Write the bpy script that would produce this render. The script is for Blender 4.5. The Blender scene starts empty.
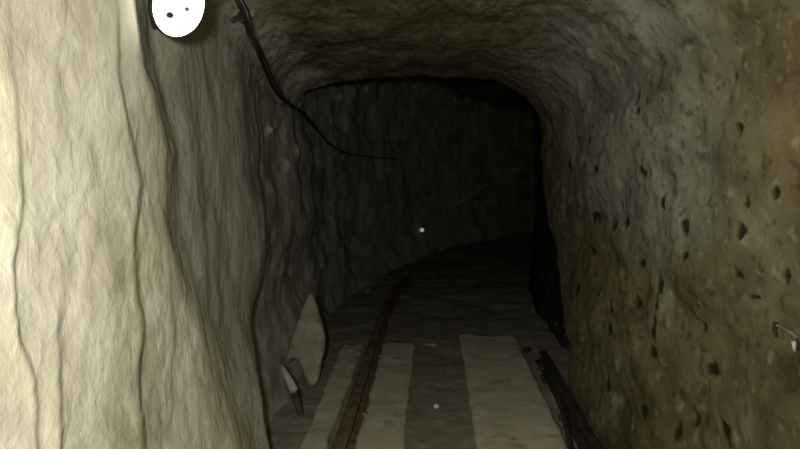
import bpy, math, random
import numpy as np
from mathutils import Vector, Matrix
random.seed(5)
S = bpy.context.scene
COL = S.collection
S.view_settings.view_transform = 'Standard'
S.view_settings.look = 'None'
S.view_settings.gamma = 1.0
S.view_settings.exposure = 0.0
try: S.view_settings.use_curve_mapping = False
except Exception: pass

# ------------------------------------------------------------------ camera
F = 693.0
PITCH, YAW = math.atan(49/F), math.atan(33/F*math.cos(math.atan(49/F)))
EYE = Vector((0, 0, 1.4))
ROT = Matrix.Rotation(YAW, 3, 'Z') @ Matrix.Rotation(math.pi/2-PITCH, 3, 'X')
cd = bpy.data.cameras.new('camera'); cam = bpy.data.objects.new('camera', cd); COL.objects.link(cam)
cam.location = EYE; cam.rotation_euler = ROT.to_euler()
cd.sensor_width = 36; cd.lens = F*36/800; cd.clip_start = 0.02
S.camera = cam
def ray(px, py): return (ROT @ Vector((px-400, 224.5-py, -F))).normalized()
def at_y(px, py, Y):
    d = ray(px, py); return EYE + d*(Y/d.y)
def at_z(px, py, Z=0.0):
    d = ray(px, py); return EYE + d*((Z-EYE.z)/d.z)

# ------------------------------------------------------------------ noise
def _h(i, j, k, seed):
    n = (i.astype(np.int64)*374761393 + j.astype(np.int64)*668265263 + k.astype(np.int64)*2147483647 + seed*974634777) & 0xffffffff
    n = ((n ^ (n >> 13))*1274126177) & 0xffffffff
    n = ((n ^ (n >> 16))*2246822519) & 0xffffffff
    return ((n ^ (n >> 15)) & 0xffffff)/float(0xffffff)*2-1
def vnoise(x, y, seed=0):
    x, y = np.broadcast_arrays(np.asarray(x, float), np.asarray(y, float))
    i, j = np.floor(x), np.floor(y); fx, fy = x-i, y-j
    fx = fx*fx*fx*(fx*(fx*6-15)+10); fy = fy*fy*fy*(fy*(fy*6-15)+10)
    z = np.zeros_like(i)
    a, b = _h(i, j, z, seed), _h(i+1, j, z, seed); c, d = _h(i, j+1, z, seed), _h(i+1, j+1, z, seed)
    return (a*(1-fx)+b*fx)*(1-fy)+(c*(1-fx)+d*fx)*fy
def fbm(x, y, o=4, seed=0, g=.5):
    s, a = 0, 1.0
    for k in range(o):
        s = s + a*vnoise(x*2**k+k*7.3, y*2**k+k*3.1, seed+k); a *= g
    return s
def vnoise3(x, y, z, seed=0):
    x, y, z = np.broadcast_arrays(np.asarray(x, float), np.asarray(y, float), np.asarray(z, float))
    i, j, k = np.floor(x), np.floor(y), np.floor(z); f = []
    for v, w in ((x, i), (y, j), (z, k)):
        q = v-w; f.append(q*q*q*(q*(q*6-15)+10))
    r = 0
    for a in (0, 1):
        for b in (0, 1):
            for c in (0, 1):
                r = r+_h(i+a, j+b, k+c, seed)*(f[0] if a else 1-f[0])*(f[1] if b else 1-f[1])*(f[2] if c else 1-f[2])
    return r
def fbm3(x, y, z, o=4, seed=0, g=.5):
    s, a = 0, 1.0
    for k in range(o):
        m = 2.03**k
        # turned lattice, so that no grid shows
        u, v = .8*x+.6*y, -.6*x+.8*y
        s = s + a*vnoise3(u*m+k*7.3, v*m+k*3.1, z*m+k*5.7, seed+k); a *= g
    return s
def rock3(x, y, z): return .038*fbm3(x*1.5, y*.9, z*1.5, 3, 201)+.014*fbm3(x*6, y*2.6, z*5, 3, 211)+.007*fbm3(x*20, y*9, z*14, 2, 221)
def sstep(a, b, x):
    t = np.clip((x-a)/(b-a), 0, 1); return t*t*(3-2*t)

# ------------------------------------------------------------------ tunnel shape: surfaces as functions of (Y, height)
def bend(Y): return .030*np.maximum(Y-6.6, 0)**2                       # the heading swings to the right
def prof_left(z):                                                     # battered lower wall
    return np.interp(z, [0, .15, .3, .8, 1.4, 1.95, 2.3, 3], [-.64, -.69, -.74, -.80, -.84, -.87, -.84, -.8])
# photo outline of the big step in the left wall, turned into (distance, height)
STEP_Z, STEP_Y = [], []
for _px, _py in [(219,449),(205,345),(188,285),(175,220),(181,150),(168,90),(156,60),(152,-20)]:
    _d = ray(_px, _py); _x = -.763
    STEP_Y.append(_d.y*_x/_d.x); STEP_Z.append(EYE.z+_d.z*_x/_d.x)
def base_left(Y, z):
    x = prof_left(z)
    ys_ = np.interp(z, STEP_Z, STEP_Y)
    depth = np.interp(z, [.2, 1.1, 1.5, 2.0], [.008, .035, .05, .055])
    wd = np.interp(z, [.2, 1.2], [.45, .32])
    x = x + np.where(Y < 3, (1-sstep(ys_-.05, ys_+wd, Y))*(depth*.7+.045*np.clip(Y-.9, -.4, .7)), 0)
    x = x - .07*sstep(1.6, 3.2, Y)*sstep(.1, .9, z)
    rs = np.interp(z, [0, .5, 1.0], [3.12, 3.2, 3.3])
    rec = sstep(rs-.2, rs+np.interp(z, [.35, 1.0], [.25, 1.7]), Y + .08*fbm(z*2, 1.3, 2, 91))
    x = x - rec*np.interp(z, [.5, 1.0], [.26, .19]) - .10*sstep(5.5, 7, Y)
    return x + bend(Y)
def solve_left(px, py):
    d = ray(px, py); t = np.linspace(.3, 22, 4000)
    X, Yv, Z = EYE.x+d.x*t, EYE.y+d.y*t, EYE.z+d.z*t
    hit = np.nonzero(X < base_left(Yv, Z))[0]
    k = hit[0] if len(hit) else -1
    return Yv[k], Z[k]
# overlapping rock scales of the left wall: (photo polyline, height of lip, how far it tapers back towards the viewer)
EDGES = [
 ([(72,0),(70,60),(66,150),(70,210),(73,270),(64,330),(60,449)], .019, .10),
 ([(22,120),(24,200),(15,260),(20,330),(34,380),(37,449)], .012, .08),
 ([(110,0),(108,70),(106,130),(108,200),(96,260),(93,320),(84,360),(82,449)], .007, .07),
 ([(124,-20),(127,60),(131,110),(146,165),(147,185),(139,235),(142,290),(147,330),(143,380),(150,449)], .027, .16),
 ([(152,-20),(154,50),(156,68),(164,85),(172,120),(180,150),(174,190),(173,235),(186,280),(196,320),(205,345),(216,395),(219,449)], .010, .12),
 ([(195,-20),(198,60),(196,130),(206,190),(208,240),(211,300),(222,340),(237,385),(241,449)], .009, .15),
 ([(226,-20),(228,80),(232,150),(236,230),(233,260),(238,320),(248,360),(256,449)], .008, .18),
 ([(250,-20),(251,60),(254,150),(260,230),(263,300),(274,380),(292,449)], .004, .2),
]
_E = []
for pts, A, L in EDGES:
    yz = sorted(((z, y) for y, z in (solve_left(*p) for p in pts)))
    _E.append((np.array([a for a, b in yz]), np.array([b for a, b in yz]), A, L))
BUMPS_L = [(277,52,.045,.05),(300,58,.03,.04),(285,75,.03,.04),(300,105,.03,.05),(350,92,.07,.05),(365,88,.06,.05),(338,98,.06,.06),(296,150,.05,.04),(330,120,.05,.05),(318,132,.04,.04),(309,45,.04,.04),(287,165,.05,.05),(342,158,.04,.04),(270,130,.03,.06)]
_B = [(solve_left(a, b), r, h) for a, b, r, h in BUMPS_L]
def left_x(Y, z):
    Y, z = np.broadcast_arrays(np.asarray(Y, float), np.asarray(z, float))
    x = base_left(Y, z)
    for ez, ey, A, L in _E:
        ye = np.interp(z, ez, ey) + .012*fbm(z*9, 2.2, 3, 17)
        a = A*(.65+.5*vnoise(z*2.3, A*900, 33))
        d = ye-Y
        x = x + np.where(d > 0, a*np.exp(-d/L)*sstep(0, .026+.12*np.clip(Y-1.2, 0, 2), d), 0)
    rough = sstep(3.0, 4.0, Y)
    x = x + .012*fbm(Y*2.0, z*1.3, 3, 3) + .0030*fbm(Y*8, z*9, 3, 8)
    cell = vnoise(Y*9+.8*vnoise(z*3, Y*3, 5), z*1.7, 12)                  # faint flutes
    x = x + .002*np.abs(cell)*(1-rough)
    x = x + rough*(.04*fbm(Y*.9, z*1.9, 3, 41)+.010*fbm(Y*2.4, z*6, 3, 47))
    for (by, bz), r, h in _B:
        x = x + h*.7*np.exp(-(((Y-by)/(r*1.4))**2+((z-bz)/r)**2))
    return x
def right_end(z): return np.interp(z, [0, .3, .55, .85, 1.2, 1.6], [4.35, 4.65, 5.1, 5.5, 5.9, 6.1])
def base_right(Y, z):
    x = np.interp(z, [0, .3, .9, 1.4, 1.9, 2.4, 3], [.87, .93, .97, .96, .92, .86, .8])
    Y = np.asarray(Y, float)
    o_ = right_end(z)
    open_ = sstep(o_, o_+.4, Y + .08*vnoise(z*3, 4.4, 71))
    return x + open_*.22 + bend(Y)*.9
def solve_right(px, py):
    d = ray(px, py); t = np.linspace(.3, 12, 3000)
    X, Yv, Z = EYE.x+d.x*t, EYE.y+d.y*t, EYE.z+d.z*t
    hit = np.nonzero(X > base_right(Yv, Z))[0]
    k = hit[0] if len(hit) else -1
    return Yv[k], Z[k]
# dark pits in the right wall, slightly hollowed and coloured dark: photo x, y, half width, half height in photo pixels
PITS = [(593,217,4,8),(612,224,4,6),(627,222,4,9),(640,262,4,6),(591,250,3,6),(692,228,5,11),(741,228,5,9),(742,270,8,4),(643,92,6,8),(640,109,5,6),
 (745,131,4,12),(749,199,5,7),(657,300,2,14),(653,325,3,16),(650,348,4,8),(612,307,3,8),(611,330,3,10),(704,366,5,8),(688,416,4,12),(673,430,4,12),(646,410,4,11),
 (611,382,4,9),(600,168,4,5),(646,172,5,5),(692,258,4,6),(560,32,7,4),(659,286,5,8),(713,20,4,7),(718,62,4,6),(585,6,4,5),(780,276,5,10),(720,434,8,10),(627,205,2,6),
 (590,140,5,4),(668,205,4,10),(735,78,4,10),(566,100,5,7),(552,90,7,5),(776,190,4,9),(570,165,3,7),(637,300,3,8),(700,330,3,6),(755,300,5,4),(580,290,3,9)]
_N = []
for px, py, w, h in PITS:
    y0, z0 = solve_right(px, py); y1, _ = solve_right(px+w, py); _, z1 = solve_right(px, py+h)
    _N.append((y0, z0, max(abs(y1-y0)*.75, .008), max(abs(z1-z0)*.85, .01)))
def dark_pit(Y, z):
    m = np.zeros_like(Y)
    wy = .016*fbm(Y*14, z*14, 3, 60); wz = .02*fbm(Y*14+9, z*14, 3, 64)
    for y0, z0, a, b in _N:
        q = ((Y-y0+wy)/a)**2+((z-z0+wz)/b)**2
        m = np.maximum(m, 1-sstep(.35, 1.5, q))
    return m
def right_x(Y, z):
    Y, z = np.broadcast_arrays(np.asarray(Y, float), np.asarray(z, float))
    b = base_right(Y, z); x = b - rock3(b, Y, z)
    x = x + .010*dark_pit(Y, z)
    return x
def roof(Y, t):                                                         # t 0..1 from the left wall to the right wall
    Y, t = np.broadcast_arrays(np.asarray(Y, float), np.asarray(t, float))
    up = sstep(5.95, 6.35, Y + .10*fbm(t*4, 1.1, 3, 77) + .10*vnoise(t*9, 2.1, 79))
    h = 2.16 + .09*(1-(2*t-1)**2) + .75*up
    return h
ZL, ZR = 1.98, 1.72                                                    # springing heights of the corners
def springing(Y, side):
    Y = np.asarray(Y, float); up = sstep(5.95, 6.35, Y)
    return (ZL if side < 0 else ZR) + .7*up

# ------------------------------------------------------------------ materials
def mat(name, stops, rough=.85, scale=(1,1,1), nscale=3.0, detail=6, bump=.0, bscale=40, pitattr=None, pitcol=None, spec=.2, second=None, metallic=0):
    m = bpy.data.materials.new(name); m.use_nodes = True
    nt = m.node_tree; N = nt.nodes; L = nt.links
    b = N['Principled BSDF']; b.inputs['Roughness'].default_value = rough
    b.inputs['Specular IOR Level'].default_value = spec; b.inputs['Metallic'].default_value = metallic
    tc = N.new('ShaderNodeTexCoord'); mp = N.new('ShaderNodeMapping'); mp.inputs['Scale'].default_value = scale
    L.new(tc.outputs['Object'], mp.inputs['Vector'])
    n = N.new('ShaderNodeTexNoise'); n.inputs['Scale'].default_value = nscale; n.inputs['Detail'].default_value = detail; n.inputs['Roughness'].default_value = .6
    n.inputs['Distortion'].default_value = .5
    L.new(mp.outputs[0], n.inputs['Vector'])
    r = N.new('ShaderNodeValToRGB'); e = r.color_ramp.elements
    while len(e) < len(stops): e.new(.5)
    for k, (p, c) in enumerate(stops): e[k].position = p; e[k].color = (*c, 1)
    L.new(n.outputs['Fac'], r.inputs['Fac']); out = r.outputs['Color']
    if second:                                                          # big patches of another tone
        sc, vec, lo, hi, c2, fac = second
        n2 = N.new('ShaderNodeTexNoise'); n2.inputs['Scale'].default_value = sc; n2.inputs['Detail'].default_value = 3
        mp2 = N.new('ShaderNodeMapping'); mp2.inputs['Location'].default_value = vec; mp2.inputs['Scale'].default_value = (1, 1, .5)
        L.new(tc.outputs['Object'], mp2.inputs['Vector']); L.new(mp2.outputs[0], n2.inputs['Vector'])
        mr = N.new('ShaderNodeMapRange'); mr.inputs['From Min'].default_value = lo; mr.inputs['From Max'].default_value = hi; mr.inputs['To Max'].default_value = fac
        L.new(n2.outputs['Fac'], mr.inputs['Value'])
        mx = N.new('ShaderNodeMix'); mx.data_type = 'RGBA'; mx.inputs['B'].default_value = (*c2, 1)
        L.new(mr.outputs[0], mx.inputs['Factor']); L.new(out, mx.inputs['A']); out = mx.outputs['Result']
    if pitattr:
        at = N.new('ShaderNodeAttribute'); at.attribute_name = pitattr
        mx = N.new('ShaderNodeMix'); mx.data_type = 'RGBA'; mx.inputs['B'].default_value = (*pitcol, 1)
        L.new(at.outputs['Fac'], mx.inputs['Factor']); L.new(out, mx.inputs['A']); out = mx.outputs['Result']
    L.new(out, b.inputs['Base Color'])
    if bump:
        nb = N.new('ShaderNodeTexNoise'); nb.inputs['Scale'].default_value = bscale; nb.inputs['Detail'].default_value = 4
        bp = N.new('ShaderNodeBump'); bp.inputs['Strength'].default_value = bump; bp.inputs['Distance'].default_value = .01
        L.new(mp.outputs[0], nb.inputs['Vector']); L.new(nb.outputs['Fac'], bp.inputs['Height']); L.new(bp.outputs[0], b.inputs['Normal'])
    return m
M = {}
def rock_mat(name, layers, pitcol=None, bump=.4, flecks=.6, ysq=.42):
    # layers: (attribute or None, ramp stops, noise scale, z squeeze); each layer covers the one before where its attribute says so
    m = bpy.data.materials.new(name); m.use_nodes = True
    nt = m.node_tree; N = nt.nodes; L = nt.links
    b = N['Principled BSDF']; b.inputs['Roughness'].default_value = .9; b.inputs['Specular IOR Level'].default_value = .12
    tc = N.new('ShaderNodeTexCoord')
    def noise(sc, zs, det=8, rg=.6, off=0, dist=.4):
        mp = N.new('ShaderNodeMapping'); mp.inputs['Scale'].default_value = (1, ysq, zs); mp.inputs['Location'].default_value = (off, off*.7, 0)
        L.new(tc.outputs['Object'], mp.inputs['Vector'])
        n = N.new('ShaderNodeTexNoise'); n.inputs['Scale'].default_value = sc; n.inputs['Detail'].default_value = det; n.inputs['Roughness'].default_value = rg; n.inputs['Distortion'].default_value = dist
        L.new(mp.outputs[0], n.inputs['Vector']); return n
    def mixc(fac, A, B, blend='MIX'):
        mx = N.new('ShaderNodeMix'); mx.data_type = 'RGBA'; mx.blend_type = blend
        if isinstance(fac, float): mx.inputs['Factor'].default_value = fac
        else: L.new(fac, mx.inputs['Factor'])
        L.new(A, mx.inputs['A'])
        if isinstance(B, tuple): mx.inputs['B'].default_value = (*B, 1)
        else: L.new(B, mx.inputs['B'])
        return mx.outputs['Result']
    out = None
    for k, (attr, stops, sc, zs) in enumerate(layers):
        n = noise(sc, zs, off=k*3.3)
        r = N.new('ShaderNodeValToRGB'); e = r.color_ramp.elements
        while len(e) < len(stops): e.new(.5)
        for q, (p, c) in enumerate(stops): e[q].position = p; e[q].color = (*c, 1)
        L.new(n.outputs['Fac'], r.inputs['Fac'])
        if out is None: out = r.outputs['Color']; continue
        if attr:
            at = N.new('ShaderNodeAttribute'); at.attribute_name = attr; fac = at.outputs['Fac']
        else:
            n2 = noise(sc*.3, .6, 3, .5, 7.1*k); mr = N.new('ShaderNodeMapRange'); mr.inputs['From Min'].default_value = .46; mr.inputs['From Max'].default_value = .62
            L.new(n2.outputs['Fac'], mr.inputs['Value']); fac = mr.outputs[0]
        out = mixc(fac, out, r.outputs['Color'])
    if flecks:
        for off, lo, hi, c, f, sc in ((31., .56, .66, (.05,.04,.024), .55, 34), (41., .60, .70, (.50,.47,.34), .30, 27), (11., .63, .70, (.03,.024,.015), flecks, 13), (23., .64, .74, (.62,.60,.48), flecks*.45, 10)):
            n = noise(sc, .55, 4, .55, off, 0); mr = N.new('ShaderNodeMapRange'); mr.inputs['From Min'].default_value = lo; mr.inputs['From Max'].default_value = hi; mr.inputs['To Max'].default_value = f
            L.new(n.outputs['Fac'], mr.inputs['Value']); out = mixc(mr.outputs[0], out, c)
    if pitcol:
        at = N.new('ShaderNodeAttribute'); at.attribute_name = 'dark_pit'; out = mixc(at.outputs['Fac'], out, pitcol)
    L.new(out, b.inputs['Base Color'])
    nb = noise(24, .6, 4, .55, 2.); bp = N.new('ShaderNodeBump'); bp.inputs['Strength'].default_value = bump; bp.inputs['Distance'].default_value = .016
    L.new(nb.outputs['Fac'], bp.inputs['Height']); L.new(bp.outputs[0], b.inputs['Normal'])
    return m
CREAM = [(.30,(0.396,0.358,0.242)),(.42,(0.550,0.506,0.352)),(.52,(0.682,0.643,0.462)),(.62,(0.792,0.759,0.583)),(.74,(0.850,0.836,0.693))]
BEIGE = [(.32,(0.552,0.512,0.380)),(.5,(0.667,0.627,0.483)),(.68,(0.782,0.747,0.598))]
CRUST = [(.3,(.42,.40,.33)),(.7,(.72,.69,.58))]
GREY = [(.28,(0.312,0.293,0.221)),(.5,(0.455,0.429,0.338)),(.72,(0.598,0.559,0.442))]  # greyer rock past the step, its tone also darkened for light falloff
DIM = [(.3,(0.28,0.264,0.206)),(.5,(0.42,0.402,0.33)),(.7,(0.55,0.53,0.44))]  # darker copy of the left rock: shade of the recess put into colour
OCHRE = [(.30,(0.066,0.053,0.026)),(.42,(0.119,0.099,0.053)),(.52,(0.167,0.145,0.084)),(.62,(0.220,0.194,0.119)),(.74,(0.334,0.308,0.207))]
UMBER = [(.32,(0.077,0.060,0.024)),(.5,(0.150,0.120,0.052)),(.66,(0.215,0.181,0.095))]
ASH = [(.28,(0.129,0.129,0.099)),(.5,(0.258,0.258,0.202)),(.72,(0.396,0.396,0.318))]
FAR_SHADE = [(.3,(.012,.012,.011)),(.5,(.025,.024,.021)),(.7,(.045,.043,.036))]  # near-black colour standing in for the shade past the right wall's end
ROOF = [(.3,(0.110,0.098,0.051)),(.5,(0.184,0.166,0.092)),(.72,(0.276,0.258,0.161))]
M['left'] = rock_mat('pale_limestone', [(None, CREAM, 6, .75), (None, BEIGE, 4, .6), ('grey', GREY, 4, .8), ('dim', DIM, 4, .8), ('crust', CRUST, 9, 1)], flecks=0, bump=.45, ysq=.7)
M['right'] = rock_mat('ochre_rock', [(None, OCHRE, 5, .6), (None, UMBER, 5, .6), ('ash', ASH, 6, .6), ('roofy', ROOF, 4.5, 1), ('toleft_grey', GREY, 4, .8), ('toleft_dim', DIM, 4, .7), ('far_shade', FAR_SHADE, 6, .6)], pitcol=(.03,.022,.014), bump=.7)
M['roof'] = M['right']
M['cap'] = rock_mat('end_rock', [(None, OCHRE, 5, .6)], bump=.5)
M['mud'] = mat('trodden_mud', [(.3,(.20,.178,.125)),(.5,(.265,.243,.178)),(.72,(.35,.325,.245))], nscale=6, bump=.3, bscale=30, rough=.75)
M['slab'] = mat('worn_concrete', [(.3,(.46,.42,.28)),(.5,(.56,.515,.375)),(.7,(.64,.595,.445))], nscale=4, bump=.2, bscale=40,
                second=(6,(1,2,0),.60,.72,(.20,.17,.10),.7))
M['rust'] = mat('rusty_iron', [(.3,(.10,.062,.032)),(.5,(.17,.12,.065)),(.7,(.26,.20,.125))], nscale=14, bump=.5, bscale=60, rough=.8)
M['darkiron'] = mat('dark_iron', [(.3,(.022,.018,.013)),(.6,(.05,.04,.028)),(.8,(.10,.085,.06))], nscale=16, bump=.4, bscale=60, rough=.8)
M['black'] = mat('black_rubber', [(.3,(.012,.012,.012)),(.7,(.03,.028,.025))], nscale=20, rough=.6)
M['stone'] = mat('pale_stone', [(.3,(.17,.155,.11)),(.5,(.28,.26,.19)),(.7,(.40,.375,.285))], nscale=7, bump=.6, bscale=30)
M['bluestone'] = mat('dark_bluish_stone', [(.3,(.05,.06,.09)),(.7,(.13,.14,.2))], nscale=14)
M['wood'] = mat('weathered_timber', [(.3,(.30,.24,.18)),(.7,(.46,.38,.30))], scale=(1,1,.2), nscale=20, bump=.3, bscale=40)
M['darkwood'] = mat('charred_timber', [(.3,(.05,.035,.025)),(.7,(.12,.08,.05))], nscale=20, bump=.3, bscale=40)
M['pipe'] = mat('grey_pipe', [(.3,(.5,.5,.47)),(.7,(.75,.75,.7))], nscale=12, rough=.5)
M['rod'] = mat('grey_zinc', [(.3,(.16,.15,.12)),(.7,(.30,.28,.23))], nscale=25, rough=.6)
M['porcelain'] = mat('ceramic', [(.3,(.55,.53,.47)),(.7,(.7,.68,.6))], nscale=10, rough=.4)
def glow(name, strength, col=(1, .98, .94)):
    m = bpy.data.materials.new(name); m.use_nodes = True
    b = m.node_tree.nodes['Principled BSDF']; b.inputs['Base Color'].default_value = (.9, .9, .88, 1)
    b.inputs['Emission Color'].default_value = (*col, 1); b.inputs['Emission Strength'].default_value = strength
    n = m.node_tree.nodes.new('ShaderNodeTexNoise'); n.inputs['Scale'].default_value = 8
    mr = m.node_tree.nodes.new('ShaderNodeMapRange'); mr.inputs['To Min'].default_value = .35; mr.inputs['To Max'].default_value = .55
    m.node_tree.links.new(n.outputs['Fac'], mr.inputs['Value']); m.node_tree.links.new(mr.outputs[0], b.inputs['Roughness'])
    return m
M['glow'] = glow('lit_opal_glass', 6.0)
M['farglow'] = glow('far_lamp_glass', .28)

# ------------------------------------------------------------------ mesh helpers
def mesh(name, verts, faces, m, parent=None, smooth=True):
    me = bpy.data.meshes.new(name); me.from_pydata([tuple(v) for v in verts], [], faces); me.validate(); me.update()
    if m: me.materials.append(m)
    if smooth:
        me.polygons.foreach_set('use_smooth', [True]*len(me.polygons))
    o = bpy.data.objects.new(name, me); COL.objects.link(o)
    if parent: o.parent = parent
    return o
def grid(name, P, m, flip=False, kind='structure', attr=None):
    a, b, _ = P.shape
    idx = np.arange(a*b).reshape(a, b)
    q = np.stack([idx[:-1,:-1], idx[1:,:-1], idx[1:,1:], idx[:-1,1:]], -1).reshape(-1, 4)
    if flip: q = q[:, ::-1]
    me = bpy.data.meshes.new(name)
    me.vertices.add(a*b); me.vertices.foreach_set('co', P.reshape(-1).astype(np.float32))
    n = len(q); me.loops.add(n*4); me.loops.foreach_set('vertex_index', q.reshape(-1).astype(np.int32))
    me.polygons.add(n); me.polygons.foreach_set('loop_start', np.arange(0, n*4, 4, dtype=np.int32))
    try: me.polygons.foreach_set('loop_total', np.full(n, 4, dtype=np.int32))
    except Exception: pass
    me.update(calc_edges=True); me.validate()
    me.polygons.foreach_set('use_smooth', [True]*len(me.polygons))
    if attr is not None:
        for an, av in attr.items():
            at = me.attributes.new(an, 'FLOAT', 'POINT'); at.data.foreach_set('value', np.ascontiguousarray(av).reshape(-1).astype(np.float32))
    me.materials.append(m)
    o = bpy.data.objects.new(name, me); COL.objects.link(o)
    if kind: o['kind'] = kind
    return o
def tag(o, label, cat, group=None):
    o['label'] = label; o['category'] = cat
    if group: o['group'] = group
    return o
def empty(name, loc, label, cat, group=None):
    o = bpy.data.objects.new(name, None); o.empty_display_size = .05; o.location = loc; COL.objects.link(o)
    return tag(o, label, cat, group)

# ------------------------------------------------------------------ tunnel shell
def ysamp(y0, k, ymax):
    ys = list(np.arange(-1.6, y0, .06)); y = y0
    while y < ymax: ys.append(y); y *= 1+k
    ys.append(ymax); return np.array(ys)
YEND = 17.0
ys = ysamp(.7, .0048, YEND)
nz = 330
def left_P():
    Yg, T = np.meshgrid(ys, np.linspace(0, 1, nz), indexing='ij')
    z = -.06 + T*(springing(Yg, -1)+.06)
    return np.stack([left_x(Yg, z), Yg, z], -1)
def right_P():
    Yg, T = np.meshgrid(ys, np.linspace(0, 1, nz), indexing='ij')
    z = -.06 + T*(springing(Yg, 1)+.06)
    return np.stack([right_x(Yg, z), Yg, z], -1), dark_pit(Yg, z)
PL = left_P(); PR, NR = right_P()
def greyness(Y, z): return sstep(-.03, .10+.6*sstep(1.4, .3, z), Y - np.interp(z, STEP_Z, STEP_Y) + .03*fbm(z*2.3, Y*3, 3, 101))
def crust(Y, z):
    m = np.zeros_like(Y)
    wy, wz = .12*fbm(Y*5, z*9, 3, 161), .05*fbm(Y*6, z*12, 3, 165)
    for (by, bz), r, h in _B: m = np.maximum(m, .55*(1-sstep(.3, 1.5, ((Y-by+wy)/(r*2.2))**2+((z-bz+wz)/(r*.9))**2)))
    return m
def dimness(Y, z): return sstep(2.7, 3.9, Y + .5*fbm(z*1.6, Y*1.2, 4, 107))  # painted fade: left rock darkens with distance, as the light would
def ashness(Y, z): return .9*sstep(1.15, 1.75, z+.35*fbm(Y*1.4, z*1.4, 4, 113)+.25*np.exp(-((Y-3.2)/.8)**2))*sstep(1.9, 2.9, Y+.3*fbm(z*2, Y, 3, 119))*sstep(6.2, 4.6, Y)
def far_shade(Y, z): return sstep(0, .25+.35*sstep(1, .2, z), Y-right_end(z)-.03+.06*fbm(z*5, Y*5, 3, 131))  # where the darkness beyond the right edge is painted on the rock
AR = ashness(PR[..., 1], PR[..., 2])
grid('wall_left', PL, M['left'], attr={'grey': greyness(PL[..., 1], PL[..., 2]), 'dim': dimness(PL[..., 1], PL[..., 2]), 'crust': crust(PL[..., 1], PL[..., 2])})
grid('wall_right', PR, M['right'], flip=True, attr={'dark_pit': NR, 'ash': AR, 'far_shade': far_shade(PR[..., 1], PR[..., 2])})
nt_ = 260
T = np.linspace(0, 1, nt_)[None, :]
Lx, Lz = PL[:, -1, 0][:, None], PL[:, -1, 2][:, None]; Rx, Rz = PR[:, -1, 0][:, None], PR[:, -1, 2][:, None]
Yc = ys[:, None]
R0 = roof(Yc, T)
eL, eR = .11, .30
cl = np.clip(T/eL, 0, 1); cr = np.clip((1-T)/eR, 0, 1)
fl = np.sqrt(np.clip(1-(1-cl)**2, 0, 1)); fr = np.sqrt(np.clip(1-(1-cr)**2, 0, 1))
Zc = np.broadcast_to(R0, (len(ys), nt_)).copy()
Zc = np.where(T < eL, Lz+(R0-Lz)*fl, Zc); Zc = np.where(T > 1-eR, Rz+(R0-Rz)*fr, Zc)
bl = base_left(ys, PL[:, -1, 2])[:, None]; br = base_right(ys, PR[:, -1, 2])[:, None]
# even spacing along the arch, then push the rock along its normal
Xb = bl+(br-bl)*T
for _i in range(len(ys)):
    ds = np.concatenate([[0], np.cumsum(np.hypot(np.diff(Xb[_i]), np.diff(Zc[_i])))]); q = np.linspace(0, ds[-1], nt_)
    Xb[_i], Zc[_i] = np.interp(q, ds, Xb[_i]), np.interp(q, ds, Zc[_i])
tx, tz = np.gradient(Xb, axis=1), np.gradient(Zc, axis=1); ln = np.hypot(tx, tz)+1e-9; nx_, nz_ = tz/ln, -tx/ln   # pointing into the heading
flip_ = np.where(nz_.mean() > 0, -1, 1); nx_, nz_ = nx_*flip_, nz_*flip_
dsp = rock3(Xb, np.broadcast_to(Yc, Xb.shape), Zc)*np.linspace(0, 1, nt_).clip(0, .06)/.06
Xc = Xb + dsp*nx_ + (Lx-bl)*np.exp(-np.linspace(0, 1, nt_)/.02)[None, :]
Zc = Zc + dsp*nz_
T = (Xb-bl)/(br-bl)
P = np.stack([Xc, np.broadcast_to(Yc, Xc.shape), Zc], -1)
P[:, 0] = PL[:, -1]; P[:, -1] = PR[:, -1]
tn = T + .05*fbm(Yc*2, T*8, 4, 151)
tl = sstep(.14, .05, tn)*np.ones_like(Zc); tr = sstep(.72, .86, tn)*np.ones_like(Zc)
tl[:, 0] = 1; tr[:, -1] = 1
CA = {'toleft_grey': tl, 'toleft_dim': tl*dimness(P[..., 1], P[..., 2]), 'roofy': 1-tr, 'far_shade': tr*far_shade(P[..., 1], P[..., 2]), 'ash': tr*ashness(P[..., 1], P[..., 2])}
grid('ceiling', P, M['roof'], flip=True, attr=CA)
# floor, a little below the boards, with the wet drain down the middle
T = np.linspace(0, 1, 170)[None, :]
Lx = base_left(ys, 0)[:, None]-.12; Rx = base_right(ys, 0)[:, None]+.12
X = Lx+(Rx-Lx)*T; Yf = np.broadcast_to(Yc, X.shape)
def floor_z(X, Y):
    g = np.exp(-((X-.035)/.17)**4)
    e = .5*sstep(.62, .8, np.abs(X-.05))*(1-sstep(6, 7, Y))
    return -.012*g + .007*fbm(X*4, Y*3, 3, 5) + .003*fbm(X*18, Y*16, 3, 6) + .02*e + .03*sstep(6, 7.5, Y)*fbm(X*2, Y*1.3, 3, 9)
grid('floor', np.stack([X, Yf, floor_z(X, Yf)], -1), M['mud'])
# the two ends of the heading, behind the camera and round the bend
def cap(name, k, m, flip):
    w = np.linspace(0, 1, 40)[:, None]; h = np.linspace(0, 1, 40)[None, :]
    y = ys[k]; top = P[k, :, 2].max()+.05
    X = (PL[k, :, 0].min()-.1)*(1-w)+(PR[k, :, 0].max()+.1)*w + 0*h; Z = -.1+(top+.1)*h + 0*w
    Yv = y+.05*fbm(X*3, Z*3, 4, 2)
    grid(name, np.stack([X, Yv, Z], -1), m, flip)
cap('wall_back', 1, M['cap'], False); cap('wall_far', -2, M['cap'], True)

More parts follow.
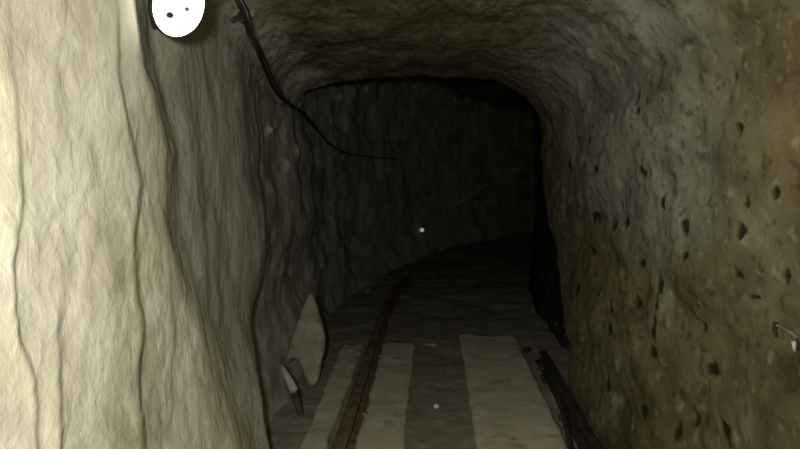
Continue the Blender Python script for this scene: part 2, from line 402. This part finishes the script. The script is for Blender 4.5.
# ------------------------------------------------------------------ shapes
def tube(name, pts, r, m, parent=None, seg=10, rfun=None, sub=1):
    pts = [Vector(p) for p in pts]
    if sub > 1:                                                        # Catmull-Rom
        out = []
        for i in range(len(pts)-1):
            p0 = pts[max(i-1, 0)]; p1 = pts[i]; p2 = pts[i+1]; p3 = pts[min(i+2, len(pts)-1)]
            for k in range(sub):
                t = k/sub
                out.append(.5*((2*p1)+(p2-p0)*t+(2*p0-5*p1+4*p2-p3)*t*t+(-p0+3*p1-3*p2+p3)*t**3))
        out.append(pts[-1]); pts = out
    V, Fc = [], []; up = Vector((0, 0, 1))
    for i, p in enumerate(pts):
        d = (pts[min(i+1, len(pts)-1)]-pts[max(i-1, 0)]).normalized()
        a = d.cross(up) if abs(d.z) < .95 else d.cross(Vector((1, 0, 0)))
        a.normalize(); b = a.cross(d)
        rr = rfun(i/(len(pts)-1))*r if rfun else r
        for k in range(seg):
            t = 2*math.pi*k/seg; V.append(p+(a*math.cos(t)+b*math.sin(t))*rr)
    n = len(pts)
    for i in range(n-1):
        for k in range(seg):
            Fc.append((i*seg+k, i*seg+(k+1) % seg, (i+1)*seg+(k+1) % seg, (i+1)*seg+k))
    Fc.append(tuple(range(seg))); Fc.append(tuple(range((n-1)*seg, n*seg))[::-1])
    if parent is not None:
        V = [v-parent.location for v in V]
    return mesh(name, V, Fc, m, parent)
def extrude_section(name, sec, y0, y1, xf, zf, m, parent=None, step=.05, wob=.002):
    n = int((y1-y0)/step)+2; V, Fc = [], []; s = len(sec)
    for i in range(n):
        y = y0+(y1-y0)*i/(n-1)
        for k, (a, b) in enumerate(sec):
            w = wob*float(fbm(y*6+k*3.1, k*1.7, 2, 13)); V.append((xf(y)+a+w, y, zf(y)+b+w))
    for i in range(n-1):
        for k in range(s): Fc.append((i*s+k, i*s+(k+1) % s, (i+1)*s+(k+1) % s, (i+1)*s+k))
    Fc.append(tuple(range(s))[::-1]); Fc.append(tuple(range((n-1)*s, n*s)))
    if parent is not None: V = [Vector(v)-parent.location for v in V]
    return mesh(name, V, Fc, m, parent, smooth=False)
def slab(name, corners, z0, z1, m, seed, label, cat, group=None):
    # corners: (xl, xr, y0, y1, xl1, xr1) worn slab with a ragged outline and a rounded arris
    xl, xr, y0, y1, xl1, xr1 = corners
    nx, ny = 24, int((y1-y0)/.03)
    u, v = np.meshgrid(np.linspace(0, 1, nx), np.linspace(0, 1, ny), indexing='ij')
    y = y0+(y1-y0)*v
    a = xl+(xl1-xl)*v+.007*fbm(y*5, 1, 3, seed); b = xr+(xr1-xr)*v+.007*fbm(y*5, 2, 3, seed+3)
    y = y + np.where(v > .9, (v-.9)*10, 0)*.05*fbm(u*4, 3, 3, seed+9)
    x = a+(b-a)*u
    e = np.minimum(np.minimum(x-a, b-x), np.minimum(y1-y+.02, y-y0+.02))
    z = z1-.012*(1-np.clip(e/.02, 0, 1))**2+.004*fbm(x*9, y*6, 3, seed+5)
    top = np.stack([x, y, z], -1)
    V = list(map(tuple, top.reshape(-1, 3))); idx = np.arange(nx*ny).reshape(nx, ny); Fc = []
    for i in range(nx-1):
        for j in range(ny-1): Fc.append((idx[i,j], idx[i+1,j], idx[i+1,j+1], idx[i,j+1]))
    rim = [idx[i,0] for i in range(nx)]+[idx[-1,j] for j in range(1,ny)]+[idx[i,-1] for i in range(nx-2,-1,-1)]+[idx[0,j] for j in range(ny-2,0,-1)]
    base = len(V)
    for r in rim: V.append((V[r][0], V[r][1], z0))
    n = len(rim)
    for k in range(n): Fc.append((rim[k], base+k, base+(k+1) % n, rim[(k+1) % n]))
    Fc.append(tuple(base+k for k in range(n))[::-1])
    o = mesh(name, V, [tuple(int(q) for q in f) for f in Fc], m)
    return tag(o, label, cat, group)
ST = .028
slab('concrete_slab', (-.66,-.535, 2.95,5.55, -.735,-.56), -.02, ST, M['slab'], 11, 'narrow pale concrete strip between the left wall and the brown rail', 'slab')
slab('concrete_slab', (-.385,-.15, -1.3,5.62, -.40,-.145), -.02, ST, M['slab'], 22, 'pale concrete strip between the brown rail and the dark central drain', 'slab')
slab('concrete_slab', (.215,.665, -1.3,5.95, .235,.715), -.02, ST, M['slab'], 33, 'widest pale concrete strip, right of the dark drain, with a brown stain near its end', 'slab')

# rails: flat-bottomed section
def rail_section(k=1.0, foot=.12, head=.052, H=.085):
    f, h = foot/2, head/2
    pts = [(-f,0),(f,0),(f,.010),(.35*f,.020),(.010,.028),(.010,H-.032),(h*.9,H-.024),(h,H-.018),(h,H-.005),(h*.75,H),(-h*.75,H),(-h,H-.005),(-h,H-.018),(-h*.9,H-.024),(-.010,H-.032),(-.010,.028),(-.35*f,.020),(-f,.010)]
    return [(a*k, b*k) for a, b in pts]
def lx(y): return -.452 - .008*max(y-3.5, 0) + float(bend(y))
r1 = empty('rail', (-.45, 3.5, 0), 'rusty brown rail running down the left side of the floor', 'rail')
extrude_section('rail_bar', rail_section(foot=.125, head=.062), -1.3, 9.0, lx, lambda y: .004, M['rust'], r1)
def rx(y): return .80+.012*(y-3.5)+.006*math.sin(y*3)
r2 = empty('rail', (.80, 3.5, 0), 'dark iron rail at the foot of the right wall', 'rail')
extrude_section('rail_bar', rail_section(foot=.10, head=.05), -1.3, 5.15, rx, lambda y: .012, M['darkiron'], r2)
# rail spikes / chairs
for (rt, fx, side, yy) in [(r1, lx, 1, y) for y in (2.6, 3.9, 5.2, 6.5)]+[(r2, rx, -1, y) for y in (3.1, 3.9, 4.7)]:
    x = fx(yy)+side*.068; q = .012
    vs = [Vector((x+a*q*w, yy+b*q*w, c))-rt.location for c, w in ((.0,.7),(.026,.7),(.028,1.3),(.036,1.2)) for a, b in ((-1,-1),(1,-1),(1,1),(-1,1))]
    fs = [(3,2,1,0),(12,13,14,15)]+[(l*4+k, l*4+(k+1)%4, (l+1)*4+(k+1)%4, (l+1)*4+k) for l in range(3) for k in range(4)]
    mesh('spike', vs, fs, M['rust'] if rt is r1 else M['darkiron'], rt, smooth=False)
# thin pipe lying against the inside of the right rail
pa = [at_z(p, q, .055) for p, q in ((558,392),(562,408),(566,424),(571,449),(580,490))]
pp = tube('iron_pipe', pa, .016, M['darkiron'], sub=5)
tag(pp, 'thin dark iron pipe lying on the slab edge just inside the right rail', 'pipe')

# loose rocks
def rock(name, c, size, m, seed, label, cat='stone', sharp=1.0, rot=0, group=None):
    import bmesh
    bm = bmesh.new(); bmesh.ops.create_icosphere(bm, subdivisions=4, radius=1)
    rnd = random.Random(seed)
    pl = [(Vector((rnd.uniform(-1,1), rnd.uniform(-1,1), rnd.uniform(-1,1))).normalized(), rnd.uniform(.55,.85)) for _ in range(11)]
    for v in bm.verts:
        d = v.co.normalized(); r = 1.0
        for n, o in pl:
            k = d.dot(n)
            if k > .05: r = min(r, o/k)
        n = .06*float(fbm(np.float64(d.x*2+seed), np.float64(d.y*2+d.z*1.7), 3, seed))
        v.co = d*(r+n)
        v.co = Vector((v.co.x*size[0], v.co.y*size[1], v.co.z*size[2]))
    me = bpy.data.meshes.new(name); bm.to_mesh(me); bm.free(); me.materials.append(m)
    me.polygons.foreach_set('use_smooth', [True]*len(me.polygons))
    o = bpy.data.objects.new(name, me); COL.objects.link(o); o.location = c; o.rotation_euler = (0, 0, rot)
    return tag(o, label, cat, group)
def on_floor(px, py, lift=0.0):
    p = at_z(px, py, lift); return p
p = on_floor(437, 408, .0); rock('pebble', (p.x, p.y, .010), (.022,.024,.016), M['porcelain'], 3, 'small white pebble in the middle of the dark drain', 'pebble')
p = on_floor(430, 345, .0); rock('stone_flake', (p.x, p.y, .008), (.07,.06,.014), M['stone'], 4, 'flat pale stone flake at the far end of the drain beside the left slab', 'stone')
p = on_floor(368, 291, .05); rock('dark_stone', (p.x, p.y, .05), (.07,.07,.055), M['bluestone'], 5, 'small dark bluish stone on the floor far down the left side', 'stone')
for k, (px, py, s, lab) in enumerate([(533,352,.045,'dark lump of rubble at the far end of the right rail'),(541,372,.032,'small dark stone between the wide slab and the far end of the right rail'),
                                 (552,385,.028,'dark stone lying where the thin pipe begins')]):
    q = on_floor(px, py, .02); rock('rubble_stone', (q.x-(.05 if k != 1 else 0), q.y, .035 if k < 1 else .05), (s*.9, s*1.3, s*.7), M['darkiron'], 20+k, lab, 'stone')
# leaning rock slab in the left recess
def leaning(name, outline, m, label, Y0, Y1, thick, cat):
    # outline traced on a plane that leans back; real thickness, rounded edge
    n = len(outline); rings = []
    base = [at_y(px, py, Y0+(Y1-Y0)*(400-py)/110.) for px, py in outline]
    c = sum(base, Vector())/n
    nrm = (base[n//3]-base[0]).cross(base[2*n//3]-base[0]).normalized()
    if nrm.y > 0: nrm = -nrm
    V = []
    for s, off in ((.72, thick*.55),(.9, thick*.42),(1, .0),(.95, -thick*.35),(.8, -thick*.5)):
        for k, b in enumerate(base):
            V.append(c+(b-c)*s+nrm*(off+.008*float(fbm(np.float64(k*.7), np.float64(s*3), 2, 5))))
    Fc = [(l*n+k, l*n+(k+1)%n, (l+1)*n+(k+1)%n, (l+1)*n+k) for l in range(4) for k in range(n)]
    V.append(c+nrm*thick*.62); V.append(c-nrm*thick*.5)
    for k in range(n): Fc.append((5*n, (k+1)%n, k)); Fc.append((5*n+1, 4*n+k, 4*n+(k+1)%n))
    o = mesh(name, V, Fc, m, smooth=False)
    o.modifiers.new('soft', 'SUBSURF').levels = 1; o.modifiers['soft'].render_levels = 1
    import bmesh
    bm = bmesh.new(); bm.from_mesh(o.data); bmesh.ops.recalc_face_normals(bm, faces=bm.faces); bm.to_mesh(o.data); bm.free()
    o.data.polygons.foreach_set('use_smooth', [True]*len(o.data.polygons))
    return tag(o, label, cat)
leaning('rock_slab', [(311,287),(316,298),(320,315),(326,332),(327,350),(321,362),(322,375),(315,389),(308,386),(302,372),(296,356),(289,361),(284,366),(287,350),(294,332),(302,306)],
        M['stone'], 'pointed pale rock slab leaning against the left wall beside the slab strip', 4.35, 4.75, .07, 'rock')
tm = empty('timber_stake', at_y(300, 400, 4.05), 'short broken timber stake with a dark foot beside the leaning rock slab', 'stake')
A, B, C_ = at_y(281, 366, 3.86), at_y(294, 391, 3.88), at_y(303, 422, 3.90)
tube('shaft', [A, A.lerp(B,.5)+Vector((.004,0,0)), B], .026, M['wood'], tm, seg=7, rfun=lambda t: .75+.3*t)
tube('foot', [B-(C_-B)*.05, B.lerp(C_,.5), C_], .027, M['darkwood'], tm, seg=7, rfun=lambda t: 1-.35*t)

# ------------------------------------------------------------------ cable, brackets, lamps
def on_left(px, py, off=.02):
    d = ray(px, py); t = np.linspace(.4, 20, 12000)
    X, Yv, Z = EYE.x+d.x*t, EYE.y+d.y*t, EYE.z+d.z*t
    k = np.nonzero(X-off < left_x(Yv, Z))[0][0]
    return Vector((X[k], Yv[k], Z[k]))
def on_right(px, py, off=.02):
    d = ray(px, py); t = np.linspace(.4, 9, 9000)
    X, Yv, Z = EYE.x+d.x*t, EYE.y+d.y*t, EYE.z+d.z*t
    k = np.nonzero(X+off > right_x(Yv, Z))[0][0]
    return Vector((X[k], Yv[k], Z[k]))
cab_px = [(238,2),(244,16),(249,34),(258,52),(266,72),(276,92),(287,103),(299,111),(309,122),(322,136),(334,147),(347,153)]
def Yc_(px): return float(np.interp(px, [238, 266, 299, 347], [2.7, 3.15, 4.0, 5.6]))
_cy = [on_left(a, b, .05).y for a, b in cab_px]
_cs = [min(_cy[max(i-1, 0):i+2])-.05 for i in range(len(_cy))]
print('CABLE', [round(v, 2) for v in _cy])
def cabpt(px, py, off=0):
    return at_y(px, py, float(np.interp(px, [c[0] for c in cab_px], _cs))-off)
pts = [cabpt(*c) for c in cab_px]
first = at_y(231, -16, _cs[0]-.06)
cb = tube('power_cable', [first]+pts+[on_left(362, 156), on_left(381, 158), on_left(396, 159)], .010, M['black'], seg=8, sub=6)
tag(cb, 'thick black cable sagging down the upper left wall into the dark', 'cable')
pts2 = [cabpt(px+5-.5*k, py-1.5, .0)+Vector((.0, 0, .01*math.sin(k*1.7))) for k, (px, py) in enumerate(cab_px)]
cb2 = tube('thin_wire', [at_y(237, -18, _cs[0]-.08)]+pts2[:9]+[pts[9]], .004, M['black'], seg=6, sub=6)
tag(cb2, 'thinner wire running loosely alongside the thick black cable', 'wire')
# brackets holding the cable
def bracket(px, py, label, s=1.0):
    p = cabpt(px, py); e = empty('cable_bracket', p, label, 'bracket')
    w = Vector((float(left_x(p.y, p.z)), p.y, p.z))
    tube('spike', [p+(w-p).normalized()*.05-Vector((0,-.03,.01)), p+(w-p).normalized()*.02, p+Vector((.012,0,.0))], .011*s, M['darkiron'], e, seg=8)
    ring = [p+Vector((.024*s*math.cos(t), -.0, .024*s*math.sin(t)+.002)) for t in np.linspace(-2.6, 2.6, 14)]
    tube('hook', ring, .007*s, M['darkiron'], e, seg=8)
    return e
bracket(241, 17, 'dark iron bracket holding the cable at the top of the picture, right of the lamp', .75)
bracket(287, 103, 'dark iron bracket holding the cable where it bends, halfway down its run', .6)

# wall lamp, dish of opal glass on a dark back plate
def lathe(name, prof, m, parent, mat4, seg=48, caps=True):
    V, Fc = [], []
    for r, h in prof:
        for k in range(seg):
            t = 2*math.pi*k/seg; V.append(mat4 @ Vector((r*math.cos(t), r*math.sin(t), h)))
    for i in range(len(prof)-1):
        for k in range(seg): Fc.append((i*seg+k, i*seg+(k+1)%seg, (i+1)*seg+(k+1)%seg, (i+1)*seg+k))
    if caps: Fc.append(tuple(range(seg))[::-1]); Fc.append(tuple(range((len(prof)-1)*seg, len(prof)*seg)))
    return mesh(name, V, Fc, m, parent)
LP = at_y(178, 5, 1.95)
face = Vector((.62, -.78, -.22)).normalized()
zax = face; xax = Vector((0,0,1)).cross(zax).normalized(); yax = zax.cross(xax)
MR = Matrix((xax, yax, zax)).transposed().to_4x4()
lamp = empty('wall_lamp', LP, 'round glowing white lamp high on the left wall', 'lamp')
ov = Matrix.Rotation(math.radians(-14), 4, 'Z')@Matrix.Diagonal((.92, 1.16, 1, 1))
lathe('back_plate', [(.03,-.05),(.074,-.048),(.077,-.03),(.079,-.006),(.075,.0)], M['black'], lamp, MR@ov)
lathe('glass', [(.072,-.004),(.0755,.004),(.073,.018),(.064,.032),(.046,.043),(.022,.049),(.002,.0505)], M['glow'], lamp, MR@ov)
def lamp_pt(px, py):          # point on the glass seen at this pixel
    d = ray(px, py); n = zax; t = (LP+zax*.046-EYE).dot(n)/d.dot(n); return EYE+d*t-LP
for px, py, r in ((169.5,15,.0085),(186,9,.0062)):
    c = lamp_pt(px, py); o = lathe('screw', [(r,-.012),(r,.009),(r*.7,.012),(r*.2,.0125)], M['black'], lamp, Matrix.Translation(c)@MR, seg=16)
wl = Vector((float(left_x(LP.y+.3, LP.z)), LP.y+.3, LP.z))-LP
tube('mounting_arm', [LP-zax*.045, LP+wl*.6-zax*.03, LP+wl-Vector((.04,0,0))], .016, M['darkiron'], lamp, seg=10)
lead = tube('lamp_lead', [LP+Vector((.045,.05,.02)), at_y(206, -4, 2.1), at_y(216, -10, 2.3), at_y(226, -16, 2.45)], .008, M['black'], lamp, seg=8, sub=5)

# far lamp fixed on the outer wall of the bend
q = on_left(422, 230, .05)
fl_ = empty('wall_lamp', q, 'tiny pale lamp glimmering in the dark far down the tunnel', 'lamp')
d = (EYE-q).normalized(); zx = Vector((0,0,1)).cross(d).normalized(); M2 = Matrix((zx, d.cross(zx), d)).transposed().to_4x4()
lathe('glass', [(.032,0),(.036,.01),(.03,.02),(.02,.03),(.004,.034)], M['farglow'], fl_, M2, seg=24)
lathe('back_plate', [(.035,-.06),(.04,-.05),(.04,-.01),(.036,.0)], M['black'], fl_, M2, seg=24)
# pipe on the bend wall
pp = [on_left(px, py, .05) for px, py in ((445,210),(452,206),(462,201),(470,196),(480,189),(490,184),(498,180),(512,172),(526,164))]
tag(tube('conduit', pp, .022, M['pipe'], seg=8, sub=3), 'thin grey conduit slanting up the far wall of the dark tunnel', 'pipe')

# iron hook at the right edge of the picture
h0 = on_right(776, 327, .0)
hk = empty('iron_hook', h0, 'small iron hook and grey rod driven into the right wall at the right edge', 'hook')
P1 = on_right(776, 322, .02); P2 = on_right(776.5, 337, .02)
tube('peg', [P1, P1.lerp(P2,.5)+Vector((-.006,0,0)), P2], .006, M['darkiron'], hk, rfun=lambda t: 1.3-.5*t)
G = [on_right(px, py, .018) for px, py in ((777,325),(785,329),(793,334),(801,340),(812,347))]
tube('rod', G, .0045, M['rod'], hk, sub=4)
tube('peg', [on_right(799, 338, .02), on_right(799.5, 350, .02)], .0055, M['darkiron'], hk)
tube('insulator', [on_right(794, 342, .022), on_right(794.5, 351, .022)], .005, M['porcelain'], hk, rfun=lambda t: 1.2-.4*t)

# ------------------------------------------------------------------ light
def light(name, typ, loc, power, col, target=None, **kw):
    l = bpy.data.lights.new(name, typ); l.energy = power; l.color = col
    for k, v in kw.items(): setattr(l, k, v)
    o = bpy.data.objects.new(name, l); COL.objects.link(o); o.location = loc
    if target is not None: o.rotation_euler = (Vector(target)-Vector(loc)).to_track_quat('-Z', 'Y').to_euler()
    return o
light('hand_torch', 'SPOT', (-.13, -.02, 1.5), 182, (1, .98, .90), target=at_y(250, 200, 3), spot_size=math.radians(115), spot_blend=.9, shadow_soft_size=.05)
light('lamp_bulb', 'SPOT', LP+zax*.08, 13, (1, .95, .85), target=LP+Vector((.95, .35, -.25)), spot_size=math.radians(118), spot_blend=.8, shadow_soft_size=.06)
w = bpy.data.worlds.new('world'); S.world = w; w.use_nodes = True
w.node_tree.nodes['Background'].inputs['Color'].default_value = (0, 0, 0, 1)
